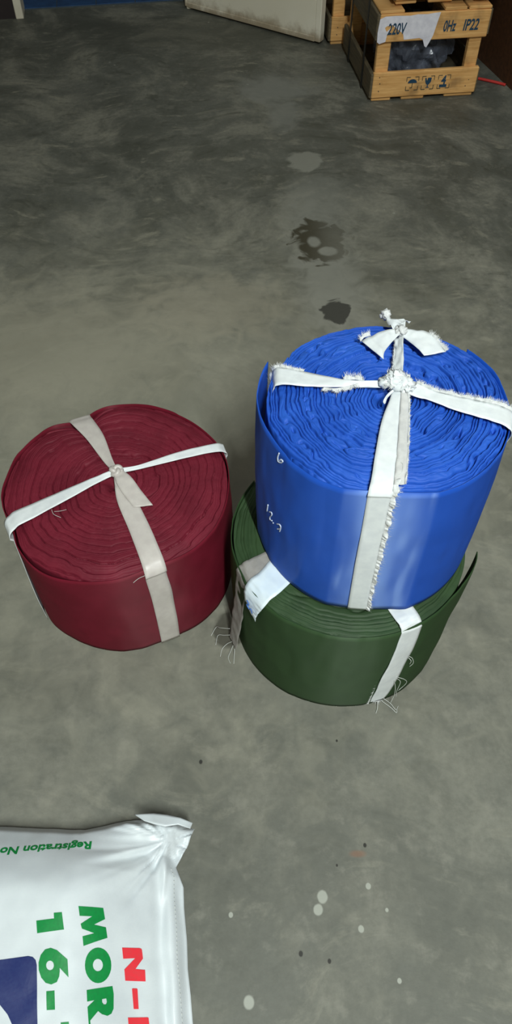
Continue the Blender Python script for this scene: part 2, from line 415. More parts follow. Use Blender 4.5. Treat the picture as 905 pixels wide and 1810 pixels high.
# ------------------------------------------------------------------ fabric rolls
def rim(R0, dips=(), flats=(), wob=0.003, seed=1):
    def f(th):
        th = np.asarray(th, float)
        r = R0+wob*noise2(np.cos(th)*1.7+5, np.sin(th)*1.7+5, seed)
        for (a, depth, wid) in dips:
            d = (th-a+math.pi) % (2*math.pi)-math.pi
            r = r-depth*np.exp(-(d/wid)**2)
        for (mid, half, amt) in flats:
            d = (th-mid+math.pi) % (2*math.pi)-math.pi
            ch = R0*math.cos(half)/np.cos(np.clip(d, -half, half))
            r = np.where(np.abs(d) < half, r+(ch-R0)*amt, r)
        return r
    return f
def roll_body(parent, mat, H, rimf, bot_scale, pitch, amp, hamp, warp, wscale, nth, nr, seed, shoulder=.012, crumple=0.0, rin=.006, zdip=(), core=.02, gsharp=3.2, sub=2):
    th = np.linspace(0, 2*math.pi, nth, endpoint=False)
    rho = np.linspace(0, 1, nr)
    TH, RH = np.meshgrid(th, rho, indexing='ij')
    RR = rimf(TH)
    r = rin+(RR-rin)*RH
    x = r*np.cos(TH); y = r*np.sin(TH)
    R0 = float(np.mean(rimf(th)))
    rn = r/RR*R0
    wr = rn+warp*fbm(x*wscale, y*wscale, seed, 2)+warp*.35*noise2(x*wscale*4, y*wscale*4, seed+5)
    wr = wr+pitch*.9*noise1(rn/pitch*.55, seed+6)          # layers of uneven width
    if crumple: wr = wr+warp*.45*(np.abs(noise2(x*30+y*11, y*30-x*11, seed+7))-.35)
    ph = wr/pitch-TH/(2*math.pi)
    n = np.floor(ph); t = ph-n
    s = n+TH/(2*math.pi)
    g = 1-np.abs(2*t-1)**gsharp
    deep = .35+.65*sstep(-.45, .55, noise1(s*3.3, seed+4))
    z = -amp*(1-g)*deep+hamp*noise1(s*1.7, seed+1)+hamp*.6*noise1(s*7.3, seed+2)
    tk = (ph*sub) % 1.0
    z += -amp*.22*(np.abs(2*tk-1)**6)*(.3+.7*sstep(-.3, .5, noise1(ph*1.9+s*.7, seed+3)))
    if crumple:
        z += crumple*(np.abs(noise2(x*90, y*90, seed+9))-.4)+crumple*.7*noise2(x*160, y*160, seed+10)
    z -= shoulder*sstep(.80, 1.0, RH)**2
    z -= core*np.exp(-(r/.02)**2)
    for (a, depth, wid) in zdip:
        d = (TH-a+math.pi) % (2*math.pi)-math.pi
        z -= depth*np.exp(-(d/wid)**2)*sstep(.55, 1, RH)
    z = z-np.max(z)+H
    top = np.stack([x, y, z], -1)
    nz = 26
    zz = np.linspace(0, 1, nz)[1:]
    T2, Z2 = np.meshgrid(th, zz, indexing='ij')
    rr = rimf(T2)*(1+(bot_scale-1)*Z2)+.0035*np.sin(math.pi*np.clip(Z2, 0, 1))
    rr += .0016*fbm(T2*4, Z2*4, seed+20, 2)*np.sin(math.pi*Z2)
    rr -= .004*sstep(.95, 1, Z2)
    zt = z[:, -1][:, None]
    side = np.stack([rr*np.cos(T2), rr*np.sin(T2), zt*(1-Z2)], -1)
    P = np.concatenate([top, side], 1)
    nv = P.shape[1]
    V = list(P.reshape(-1, 3)); F = grid_faces(nth, nv, True)
    F.append([i*nv for i in range(nth)][::-1]); F.append([i*nv+nv-1 for i in range(nth)])
    o = mk('wound_fabric', V, F, mat, parent)
    return o
def wrap_sheet(parent, mat, rimf, bot_scale, H, a0, a1, offf, topf, nth=160, nz=22, bottom=.002, seed=3, th=.0016, name='outer_wrap', wr=.0015):
    A = np.linspace(a0, a1, nth); Zt = np.linspace(0, 1, nz)
    T, Z = np.meshgrid(A, Zt, indexing='ij')
    ztop = topf(T)
    z = bottom+(ztop-bottom)*Z
    q = 1-z/H
    r = rimf(T)*(1+(bot_scale-1)*q)+.0035*np.sin(math.pi*np.clip(q, 0, 1))+.0016*fbm(T*4, q*4, seed+20, 2)*np.sin(math.pi*q)+.0022
    r = r+offf(T, Z)+wr*np.maximum(0, fbm(T*5+3, Z*2, seed, 2))
    P = np.stack([r*np.cos(T), r*np.sin(T), z], -1)
    return sheet(name, P, mat, parent, th)
def ribbon(name, ctrl, mat, parent, nv=7, per=8, th=.0007, push=None, wrinkle=.0006, seed=1, label=None, cup=0.0):
    """ctrl: list of (centre, half-width vector)"""
    C = catmull([c for c, w in ctrl], per); Wd = catmull([w for c, w in ctrl], per)
    v = np.linspace(-1, 1, nv)
    P = C[:, None, :]+Wd[:, None, :]*v[None, :, None]
    i = np.arange(len(C))[:, None]
    P[:, :, 2] += cup*(v[None, :]**2)
    d = np.gradient(C, axis=0); Nn = np.cross(d, Wd); Nn /= (np.linalg.norm(Nn, axis=1, keepdims=True)+1e-9)
    P += Nn[:, None, :]*(wrinkle*noise2(i*.35+0*v, v[None, :]*2+0*i, seed))[:, :, None]
    if push: P = push(P)
    return sheet(name, P, mat, parent, th, label)
def side_push(rimf, bot_scale, H, off, seed, extra=lambda T, Z: 0.0*T, zr=.02):
    def f(P):
        r = np.hypot(P[..., 0], P[..., 1]); t = np.arctan2(P[..., 1], P[..., 0]); z = P[..., 2]
        q = np.clip(1-z/H, 0, 1)
        rs = rimf(t)*(1+(bot_scale-1)*q)+.0035*np.sin(math.pi*q)+.0016*fbm((t % (2*math.pi))*4, q*4, seed+20, 2)*np.sin(math.pi*q)+off+extra(t, q)
        on = z < H-zr
        r2 = np.where(on, rs, r)
        P = P.copy(); P[..., 0] = r2*np.cos(t); P[..., 1] = r2*np.sin(t)
        return P
    return f
def lump(center, rad, seed, flat=.7, sub=3, amp=.35, fr=2.2):
    bm = bmesh.new(); bmesh.ops.create_icosphere(bm, subdivisions=sub, radius=1.0)
    V = []
    for v in bm.verts:
        c = v.co
        n = float(fbm(c.x*fr+c.z*1.3, c.y*fr-c.z*1.7, seed, 3))
        k = 1+amp*(1-2*abs(n))
        V.append((center[0]+c.x*rad*k, center[1]+c.y*rad*k, center[2]+c.z*rad*k*flat))
    bm.verts.index_update()
    F = [[v.index for v in f.verts] for f in bm.faces]; bm.free(); return V, F
def knot_tube(center, rad, tr, seed, turns=2, flat=.6, n=70):
    pts = []
    for i in range(n):
        t = 2*math.pi*i/(n-1)
        rr = rad*(.55+.3*math.cos(3*t))
        pts.append((center[0]+rr*math.cos(turns*t+seed), center[1]+rr*math.sin(turns*t+seed), center[2]+rad*flat*.55*math.sin(3*t)))
    return tube(pts, tr, 7)
def ruffle(name, path, out, width, parent, mat, seed, amp=.003, step=.0012, rag=.35, up=None, hairs=3):
    """frilly torn edge: path points, outward vectors"""
    path = np.array(path, float); out = np.array(out, float)
    seg = np.r_[0, np.cumsum(np.linalg.norm(np.diff(path, axis=0), axis=1))]
    n = max(6, int(seg[-1]/step)); t = np.linspace(0, seg[-1], n)
    C = np.stack([np.interp(t, seg, path[:, k]) for k in range(3)], -1)
    O = np.stack([np.interp(t, seg, out[:, k]) for k in range(3)], -1)
    wdt = np.interp(t, seg, width) if hasattr(width, '__len__') else np.full(n, width)
    d = np.gradient(C, axis=0); Nn = np.cross(d, O); Nn /= (np.linalg.norm(Nn, axis=1, keepdims=True)+1e-9)
    if up is not None: Nn *= np.sign(Nn @ np.array(up, float))[:, None]
    q = np.linspace(0, 1, 6)
    ph = t*260+5*noise1(t*60, seed)
    wav = np.sin(ph)*.6+noise1(t*420, seed+1)*.7
    length = wdt*(1-rag*.45+rag*.7*noise1(t*330, seed+2))*.8
    P = C[:, None, :]+O[:, None, :]*(q[None, :]*length[:, None])[:, :, None]
    P += Nn[:, None, :]*((wav[:, None]*amp*q[None, :]**.8)+amp*.9*q[None, :])[:, :, None]
    tg = d/(np.linalg.norm(d, axis=1, keepdims=True)+1e-9)
    P += tg[:, None, :]*(noise1(t*260, seed+4)[:, None]*.003*q[None, :])[:, :, None]
    o = sheet(name, P, mat, parent, .0005); o['kind'] = 'stuff'
    # loose fibres along the torn edge, joined to the same mesh
    rg = np.random.RandomState(seed); V = []; F = []
    for i in range(n):
        for _ in range(hairs):
            k = len(V); tip = P[i, 5]; base = P[i, 2]
            L = wdt[i]*rg.uniform(.25, .75)
            e = tip+O[i]/(np.linalg.norm(O[i])+1e-9)*L+tg[i]*rg.normal(0, L*.55)+Nn[i]*rg.normal(.2, .5)*L
            mid = (base+e)/2+Nn[i]*rg.normal(0, .001)+tg[i]*rg.normal(0, .001); w = tg[i]*.00022
            V += [base-w, base+w, mid+w, mid-w, e]; F += [(k, k+1, k+2, k+3), (k+3, k+2, k+4)]
    h = mk('loose_fibres', V, F, mat, parent); h['kind'] = 'stuff'
    return o
def threads(name, specs, parent, mat, r=.0005):
    parts = []
    for pts in specs: parts.append(tube(catmull(pts, 8), r, 4))
    V, F = merge(parts)
    o = mk(name, V, F, mat, parent); o['kind'] = 'stuff'; return o
def rel(c, *pts): return [(p[0]-c[0], p[1]-c[1], p[2]-c[2]) for p in pts]

# ---- the dark red roll
CC = np.array([-.293, .986, 0.0]); CH = .302
c_dips = ((R_(118), .024, R_(11)), (R_(209), .012, R_(10)), (R_(-66), .007, R_(16)))
c_rim = rim(.234, c_dips, (), .004, 4)
red = thing('fabric_roll', 'dark red fabric roll standing alone on the concrete, tied with crossed ribbons', 'fabric roll', tuple(CC), 0, 'rolls of fabric on the floor')
roll_body(red, M['crimson'], CH, c_rim, 1.01, .0175, .0075, .0048, .008, 9, 420, 330, 11, .014, .0004, gsharp=9, sub=4, zdip=((R_(118), .012, R_(14)),))
c_off = lambda T, Z: .011*np.exp(-(((T-R_(243))/R_(17))**2))*sstep(.3, 1, Z)
c_top = lambda T: CH-.013-.003*np.sin(T)-.003*noise1(T*2.5, 8)-.008*np.exp(-((T-R_(243))/R_(20))**2)
wrap_sheet(red, M['crimson_outer'], c_rim, 1.01, CH, R_(118), R_(477), c_off, c_top, 420, 26, seed=11)
zc = CH+.002
def c(x, y, z=0): return np.array([x, y, z])-CC
c_push = side_push(c_rim, 1.01, CH, .0078, 11, zr=.026)
ribbon('tie_ribbon', [
    (c(-.402, 1.197, .004), np.array([.021, .009, 0])), (c(-.402, 1.197, .14), np.array([.021, .009, 0])), (c(-.398, 1.185, .27), np.array([.021, .009, 0])),
    (c(-.388, 1.160, zc-.006), np.array([.0215, .009, 0])),
    (c(-.350, 1.105, zc+.002), np.array([.018, .006, 0])), (c(-.312, 1.035, zc+.004), np.array([.009, .003, .002])),
    (c(-.293, 1.003, zc+.008), np.array([.005, .002, .003])), (c(-.283, .975, zc+.007), np.array([.008, .003, .001])),
    (c(-.263, .930, zc+.004), np.array([.017, .006, 0])), (c(-.232, .865, zc+.001), np.array([.0185, .008, 0])),
    (c(-.205, .802, zc-.001), np.array([.019, .009, 0])), (c(-.194, .775, zc-.012), np.array([.0195, .0095, 0])), (c(-.191, .766, zc-.036), np.array([.0195, .0095, 0])),
    (c(-.190, .772, .20), np.array([.0195, .0095, 0])), (c(-.188, .770, .10), np.array([.0195, .0095, 0])),
    (c(-.187, .768, .003), np.array([.0195, .0095, 0]))],
    M['ribbon_grey'], red, 7, 10, .0008, c_push, label='greyish white ribbon running front to back')
ribbon('tie_ribbon', [
    (c(-.482, .838, .004), np.array([-.009, .017, 0])), (c(-.494, .850, .15), np.array([-.009, .017, 0])),
    (c(-.498, .864, zc-.03), np.array([-.009, .017, 0])), (c(-.484, .882, zc-.004), np.array([-.009, .017, 0])),
    (c(-.440, .907, zc+.003), np.array([-.007, .016, 0])), (c(-.380, .947, zc+.004), np.array([-.005, .012, 0])),
    (c(-.325, .982, zc+.006), np.array([-.002, .007, .002])), (c(-.288, .999, zc+.010), np.array([-.001, .005, .003])),
    (c(-.245, 1.014, zc+.006), np.array([-.001, .004, .002])), (c(-.170, 1.045, zc+.004), np.array([-.003, .008, .002])),
    (c(-.100, 1.070, zc+.001), np.array([-.004, .009, .002])), (c(-.072, 1.082, zc-.010), np.array([-.004, .011, .002])),
    (c(-.066, 1.086, zc-.035), np.array([-.005, .014, 0])), (c(-.064, 1.088, .15), np.array([-.006, .016, 0])), (c(-.064, 1.088, .004), np.array([-.006, .016, 0]))],
    M['ribbon'], red, 7, 10, .0008, c_push, label='bright white ribbon running side to side')
ribbon('ribbon_tail', [
    (c(-.286, .996, zc+.014), np.array([.009, .004, .001])), (c(-.270, .972, zc+.014), np.array([.015, .006, .001])),
    (c(-.250, .942, zc+.010), np.array([.018, .004, .001])), (c(-.226, .911, zc+.006), np.array([.0195, .001, .002]))],
    M['ribbon_grey'], red, 7, 8, .0008, None, .0012, label='loose ribbon end')
V, F = merge([knot_tube((c(-.290, 1.000)[0], c(-.290, 1.000)[1], zc+.011), .013, .0052, .4), lump((c(-.283, .997)[0], c(-.283, .997)[1], zc+.011), .008, 3)])
mk('knot', V, F, M['ribbon_grey'], red)
threads('loose_thread', [
    [c(-.293, .99, zc+.006), c(-.285, .975, zc+.004), c(-.272, .965, zc+.003)],
    [c(-.236, .755, .272), c(-.226, .762, .276), c(-.214, .766, .28)],
    [c(-.41, .905, zc+.004), c(-.403, .892, zc+.005), c(-.388, .885, zc+.003)],
    [c(-.404, .90, zc+.003), c(-.392, .899, zc+.006), c(-.380, .905, zc+.003)]], red, M['thread'], .0005)

# ---- the olive green roll (under the blue one)
GC = np.array([.182, .848, 0.0]); GH = .316
g_rim = rim(.226, (), (), .003, 9)
grn = thing('fabric_roll', 'olive green fabric roll on the floor with the blue roll standing on it', 'fabric roll', tuple(GC), 0, 'rolls of fabric on the floor')
roll_body(grn, M['green'], GH, g_rim, 1.0, .0085, .003, .0025, .004, 14, 300, 190, 31, .006, 0)
g_off = lambda T, Z: .020*sstep(R_(-46), R_(-10), T)**1.5*sstep(.15, 1, Z)+.0005
g_top = lambda T: GH-.006-.003*noise1(T*2.2, 5)-.006*sstep(R_(-20), R_(-6), T)
wrap_sheet(grn, M['green_outer'], g_rim, 1.0, GH, R_(-215), R_(-10), g_off, g_top, 240, 24, seed=31)
g_push = side_push(g_rim, 1.0, GH, .0052, 31, zr=.012)
def g(x, y, z=0): return np.array([x, y, z])-GC
def gp(th, r, z): return np.array([r*math.cos(R_(th)), r*math.sin(R_(th)), z])
def gt_(th, k=1.0, z=0.0): return np.array([-math.sin(R_(th))*k, math.cos(R_(th))*k, z])
ribbon('tie_ribbon', [
    (gp(-66, .170, GH+.001), gt_(-62, .0215) ), (gp(-65.5, .205, GH+.002), gt_(-62, .0215) ), (gp(-65, .222, GH-.001), gt_(-62, .0215) ), (gp(-65.3, .231, GH-.016), gt_(-62, .0215) ),
    (gp(-66, .232, .25), gt_(-62, .022) ), (gp(-67.5, .232, .18), gt_(-64, .022) ), (gp(-69, .232, .13), gt_(-64, .0225) ),
    (gp(-70, .232, .075), gt_(-64, .020) ), (gp(-71, .232, .035), gt_(-64, .019) ), (gp(-72, .233, .012), gt_(-64, .016) )],
    M['ribbon'], grn, 9, 10, .0008, g_push, .0014, 4, label='white ribbon with a frayed lower end')
def on_side(th0, z0, th1, z1, n, r=.2325):
    return [gp(th0+(th1-th0)*i/(n-1), r, z0+(z1-z0)*i/(n-1)) for i in range(n)]
ruffle('frayed_edge', on_side(-75.0, .125, -76.5, .004, 20), [-gt_(-74)*1.0 for _ in range(20)], [.001]+[.004]*18+[.010], grn, M['fray'], 3, .002)
ruffle('frayed_edge', on_side(-62.0, .27, -66.5, .06, 20), [gt_(-64)*1.0 for _ in range(20)], [.002]*10+[.003]*10, grn, M['fray'], 4, .0015)
ruffle('frayed_edge', on_side(-74.5, .016, -69.0, .010, 14, .2345), [np.array([0.05, -.12, -1.0]) for _ in range(14)], .011, grn, M['fray'], 5, .003)
threads('loose_thread', [
    [gp(-62, .234, .19), gp(-60.5, .240, .185), gp(-59.5, .243, .165), gp(-60.5, .241, .150)],
    [gp(-62, .234, .185), gp(-61, .241, .178), gp(-60.7, .240, .16)],
    [gp(-66, .235, .115), gp(-62, .245, .105), gp(-60, .246, .08), gp(-63, .243, .05)],
    [gp(-66, .235, .110), gp(-63, .241, .09), gp(-63.5, .242, .05), gp(-63, .244, .02)],
    [gp(-66.5, .235, .105), gp(-65, .241, .07), gp(-64.5, .243, .03), gp(-66, .246, .006)],
    [gp(-69, .236, .02), gp(-66.5, .249, .012), gp(-65, .262, .003), gp(-63, .257, .002)],
    [gp(-70, .236, .012), gp(-67, .256, .008), gp(-65.5, .268, .002), gp(-64.5, .263, .002)],
    [gp(-72, .236, .012), gp(-73, .246, .006), gp(-74.5, .255, .002)]], grn, M['thread'], .0006)
# gauzy ribbon over the left rim, with a paper tag tucked under it
g_pushL = side_push(g_rim, 1.0, GH, .0062, 31, zr=.012)
TL = 208
ribbon('tie_ribbon', [
    (gp(TL-2, .160, GH+.001), gt_(TL, .026)), (gp(TL-1, .200, GH+.003), gt_(TL, .026)), (gp(TL-1, .222, GH-.002), gt_(TL, .026)), (gp(TL-2, .231, GH-.02), gt_(TL, .024)),
    (gp(TL-4, .232, .24), gt_(TL-4, .022)), (gp(TL-5, .238, .16), gt_(TL-5, .022)), (gp(TL-6, .245, .08), gt_(TL-5, .020)), (gp(TL-6, .250, .02), gt_(TL-5, .018))],
    M['gauze'], grn, 9, 10, .0008, None, .0015, 6, label='thin gauzy white ribbon on the left side')
tag_ctrl = [
    (gp(TL+7, .164, GH+.0035), gt_(TL+9, .031)), (gp(TL+10, .200, GH+.0062), gt_(TL+9, .029)), (gp(TL+10, .221, GH+.003), gt_(TL+9, .029)), (gp(TL+10, .236, GH-.012), gt_(TL+9, .028)),
    (gp(TL+10, .241, GH-.032), gt_(TL+9, .022)), (gp(TL+11, .243, GH-.054), gt_(TL+9, .012)), (gp(TL+13, .243, GH-.075), gt_(TL+9, .001))]
ribbon('paper_tag', tag_ctrl, M['paper'], grn, 9, 10, .0006, None, .001, 9, label='pale blue-white tag with a blue pen mark')
pm = [gp(TL+8, .2455, GH-.022), gp(TL+9.5, .2462, GH-.03), gp(TL+8, .2465, GH-.036), gp(TL+10, .2468, GH-.042), gp(TL+11, .247, GH-.035), gp(TL+12, .247, GH-.046)]
V, F = tube(catmull(pm, 8), .0012, 5)
mk('pen_mark', V, F, M['ink_blue'], grn)
threads('loose_thread', [
    [gp(TL-10, .252, .03), gp(TL-12, .262, .018), gp(TL-14, .275, .006), gp(TL-10, .285, .003)],
    [gp(TL-7, .252, .022), gp(TL-8, .262, .010), gp(TL-7, .275, .003), gp(TL-4, .285, .002)],
    [gp(TL-5, .252, .02), gp(TL-4, .26, .008), gp(TL-2, .27, .002), gp(TL+1, .272, .002)],
    [gp(TL-3, .252, .02), gp(TL-1, .258, .008), gp(TL+2, .266, .002)],
    [gp(TL-11, .25, .05), gp(TL-15, .268, .03), gp(TL-18, .275, .01), gp(TL-15, .290, .002)]], grn, M['thread'], .0006)

# ---- the blue roll (standing on the green one)
BC = np.array([.210, .858, GH+.006]); BH = .344
b_rim = rim(.191, (), ((R_(-94), R_(21), .45),), .003, 14)
blu = thing('fabric_roll', 'bright blue fabric roll stacked on the green roll, tied with frayed white ribbons', 'fabric roll', tuple(BC), 0, 'rolls of fabric on the floor')
roll_body(blu, M['blue'], BH, b_rim, 1.02, .0074, .0115, .0040, .0080, 15, 520, 380, 51, .010, .0006, gsharp=4.5)
b_off = lambda T, Z: .013*np.exp(-((T-R_(165))/R_(42))**2)*(.55+.45*Z)+.0035*sstep(.5, 1, Z)*np.exp(-((T-R_(225))/R_(35))**2)
b_top = lambda T: BH-.004+.006*np.exp(-((T-R_(160))/R_(10))**2)-.006*sstep(R_(170), R_(230), T)-.003*noise1(T*2, 3)
wrap_sheet(blu, M['blue_outer'], b_rim, 1.02, BH, R_(157), R_(400), b_off, b_top, 300, 26, seed=51)
def b(x, y, z=0): return np.array([x, y, z+BC[2]])-BC
zb = BH+.002
b_push = side_push(b_rim, 1.02, BH, .0060, 51, zr=.016)
bk_ = [(b(.2235, .876, zb+.006), np.array([.006, .001, .003])), (b(.219, .850, zb+.006), np.array([.008, .001, .002])),
    (b(.206, .800, zb+.004), np.array([.0135, .001, 0])), (b(.193, .735, zb+.003), np.array([.016, -.001, 0])),
    (b(.184, .690, zb), np.array([.0165, -.001, 0])), (b(.180, .672, zb-.008), np.array([.0175, -.001, 0])),
    (b(.178, .664, zb-.03), np.array([.0175, -.001, 0])), (b(.178, .66, .24), np.array([.0175, -.001, 0])),
    (b(.178, .66, .15), np.array([.0175, -.001, 0])), (b(.179, .66, .07), np.array([.0175, -.001, 0])), (b(.180, .66, .004), np.array([.0175, -.001, 0]))]
ribbon('tie_ribbon', bk_, M['ribbon'], blu, 7, 10, .0008, b_push, .0005, 2, label='white ribbon down the front')
rf = b_push(np.array([[bk[0]+bk[1]*.95+np.array([0, 0, .0005])] for bk in bk_]))[:, 0, :]
rfi = catmull(rf, 6)
wid = np.interp(np.linspace(0, 1, len(rfi)), [0, .15, .4, .6, 1], [.004, .011, .013, .011, .008])
o1 = np.array([[1.0, .03, 0]]*len(rfi))
nf = int(len(rfi)*.42)
ruffle('frayed_edge', rfi[nf:], o1[nf:], wid[nf:], blu, M['fray'], 21, .0036, rag=.35, up=(.1, -.5, 1), hairs=1)
gs = [(rfi[q]+np.array([wid[q]*.62, .0, .001]), np.array([wid[q]*.62, 0, 0])) for q in range(0, nf+4, 3)]
ribbon('woven_edge', gs, M['gauze_pale'], blu, 5, 5, .0006, None, .0015, 31, label='grey half-woven edge of the front ribbon')
ruffle('frayed_edge', [g_[0]+g_[1] for g_ in gs], np.array([[1.0, .05, .3]]*len(gs)), .004, blu, M['fray'], 29, .0012, rag=.4, hairs=1)
la = [(b(.022, .905, .004), np.array([0, .021, 0])), (b(.024, .905, .16), np.array([0, .021, 0])), (b(.026, .904, .29), np.array([0, .021, 0])), (b(.027, .903, zb-.018), np.array([0, .021, 0])), (b(.036, .901, zb+.001), np.array([0, .0205, 0])),
    (b(.075, .893, zb+.003), np.array([.002, .017, 0])), (b(.115, .885, zb+.004), np.array([.002, .011, .001])),
    (b(.150, .878, zb+.006), np.array([.001, .005, .003])), (b(.190, .875, zb+.008), np.array([.001, .004, .004])), (b(.2235, .872, zb+.010), np.array([.001, .006, .003]))]
la_push = side_push(b_rim, 1.02, BH, .003, 51, zr=.016)
ribbon('tie_ribbon', la, M['ribbon'], blu, 7, 10, .0008, None, .0008, 3, label='white ribbon to the left')
lp = catmull([k[0]+k[1]*.96 for k in la[1:6]], 8); lo = np.array([[.02, .8, .45]]*len(lp))
ruffle('frayed_edge', lp, lo, np.interp(np.linspace(0, 1, len(lp)), [0, .3, .7, 1], [.010, .010, .008, .004]), blu, M['fray'], 22, .003, rag=.5)
lp = catmull([b(.108, .872, zb+.004), b(.128, .869, zb+.005), b(.150, .874, zb+.006), b(.165, .878, zb+.008)], 8)
ruffle('frayed_edge', lp, np.array([[-.25, -.9, .3]]*len(lp)), .007, blu, M['fray'], 23, .0035, rag=.6)
lp = catmull([b(.140, .885, zb+.006), b(.158, .886, zb+.007), b(.172, .880, zb+.008)], 8)
ruffle('frayed_edge', lp, np.array([[.1, .9, .4]]*len(lp)), .010, blu, M['fray'], 24, .0035, rag=.6)
ra = [(b(.226, .870, zb+.011), np.array([.001, .009, .003])), (b(.252, .862, zb+.009), np.array([.003, .014, .002])), (b(.275, .852, zb+.006), np.array([.003, .011, .001])),
    (b(.310, .838, zb+.004), np.array([.005, .0145, 0])), (b(.350, .824, zb+.003), np.array([.006, .017, 0])),
    (b(.384, .813, zb-.001), np.array([.006, .0185, 0])), (b(.401, .808, zb-.016), np.array([.006, .0185, 0])), (b(.3995, .818, .28), np.array([.006, .0185, 0])), (b(.4005, .832, .15), np.array([.006, .0185, 0])), (b(.4015, .836, .004), np.array([.006, .0185, 0]))]
ribbon('tie_ribbon', ra, M['ribbon'], blu, 7, 10, .0008, None, .0008, 5, label='white ribbon to the right')
lp = catmull([k[0]+k[1]*.96 for k in ra[1:7]], 8)
ruffle('frayed_edge', lp, np.array([[.25, .75, .5]]*len(lp)), np.interp(np.linspace(0, 1, len(lp)), [0, .3, 1], [.007, .006, .010]), blu, M['fray'], 25, .003, rag=.5)
ba = [(b(.224, .876, zb+.010), np.array([.010, 0, .004])), (b(.228, .905, zb+.010), np.array([.008, -.002, .004])), (b(.234, .940, zb+.009), np.array([.007, -.001, .005])), (b(.240, .985, zb+.012), np.array([.006, -.001, .005]))]
ribbon('tie_ribbon', ba, M['ribbon'], blu, 7, 10, .0008, None, .002, 7, label='twisted white ribbon to the back')
lp = catmull([k[0]-k[1]*.9 for k in ba], 8)
ruffle('frayed_edge', lp, np.array([[-.9, .05, .3]]*len(lp)), .004, blu, M['fray'], 26, .002, rag=.6)
# the bow: two leaf-shaped ends and a crumpled top
ribbon('bow_end', [(b(.242, .995, zb+.014), np.array([.002, .006, .002])), (b(.222, .984, zb+.014), np.array([-.004, .012, .002])), (b(.200, .966, zb+.012), np.array([-.011, .017, .001])),
    (b(.192, .956, zb+.008), np.array([-.0165, .0215, .001]))], M['ribbon'], blu, 7, 8, .0008, None, .0015, 8)
ribbon('bow_end', [(b(.243, .996, zb+.014), np.array([.003, .006, .002])), (b(.260, .987, zb+.014), np.array([.008, .009, .003])), (b(.278, .975, zb+.013), np.array([.0145, .0135, .002])),
    (b(.2945, .947, zb+.008), np.array([.0185, .004, .001]))], M['ribbon'], blu, 7, 8, .0008, None, .0015, 9)
ruffle('frayed_edge', [b(.174, .974, zb+.010), b(.180, .982, zb+.012), b(.192, .986, zb+.013)], np.array([[-.5, .8, .3]]*3), .008, blu, M['fray'], 27, .003, rag=.4)
ruffle('frayed_edge', [b(.288, .988, zb+.014), b(.296, .978, zb+.013), b(.305, .965, zb+.011), b(.312, .951, zb+.009)], np.array([[.8, .5, .3]]*4), .007, blu, M['fray'], 28, .003, rag=.4)
ribbon('bow_end', [(b(.243, .993, zb+.015), np.array([.006, .001, .004])), (b(.240, 1.008, zb+.017), np.array([.012, .003, .002])), (b(.240, 1.024, zb+.014), np.array([.018, -.002, 0])), (b(.243, 1.032, zb+.010), np.array([.021, -.008, 0]))],
    M['ribbon'], blu, 9, 8, .0008, None, .004, 10)
V, F = lump((b(.222, 1.040)[0], b(.222, 1.040)[1], zb+.014), .008, 33, 1.0, 3, .4, 2.4); mk('crumpled_ribbon', V, F, M['fray'], blu)
V, F = lump((b(.243, .996)[0], b(.243, .996)[1], zb+.016), .009, 35, .8, 3, .4, 2.4); mk('crumpled_ribbon', V, F, M['fray'], blu)
kx, ky = b(.224, .873)[0], b(.224, .873)[1]
V, F = merge([knot_tube((kx, ky, zb+.016), .015, .0062, .9), lump((kx-.004, ky+.004, zb+.018), .013, 41, .75, 4, .45, 2.6), lump((kx+.012, ky-.006, zb+.014), .012, 43, .7, 4, .45, 2.6), lump((kx-.019, ky+.001, zb+.013), .010, 44, .7, 3, .4, 2.6)])
mk('knot', V, F, M['ribbon'], blu)
rnd = random.Random(5)
for q in range(9):
    a = rnd.uniform(0, 6.28); cx, cy = kx+rnd.uniform(-.016, .014), ky+rnd.uniform(-.008, .010)
    dv = np.array([math.cos(a), math.sin(a), .6]); tv = np.array([-math.sin(a), math.cos(a), 0])
    base = np.array([cx, cy, zb+.018])
    ruffle('frayed_tuft', [base-tv*.007, base, base+tv*.007], np.array([dv]*3), rnd.uniform(.007, .013), blu, M['fray'], 60+q, .003, rag=.6)
ribbon('ribbon_tail', [(b(.222, .868, zb+.008), np.array([.005, .003, 0])), (b(.210, .855, zb+.006), np.array([.006, .004, 0])), (b(.203, .846, zb+.002), np.array([.004, .004, 0])), (b(.2015, .838, zb+.001), np.array([.001, .001, 0]))], M['ribbon'], blu, 5, 6, .0008, None, .001, 12)
threads('loose_thread', [[b(.203, .722, zb+.001), b(.214, .712, zb+.004), b(.210, .695, zb+.003), b(.200, .690, zb+.002)]], blu, M['thread'], .0006)
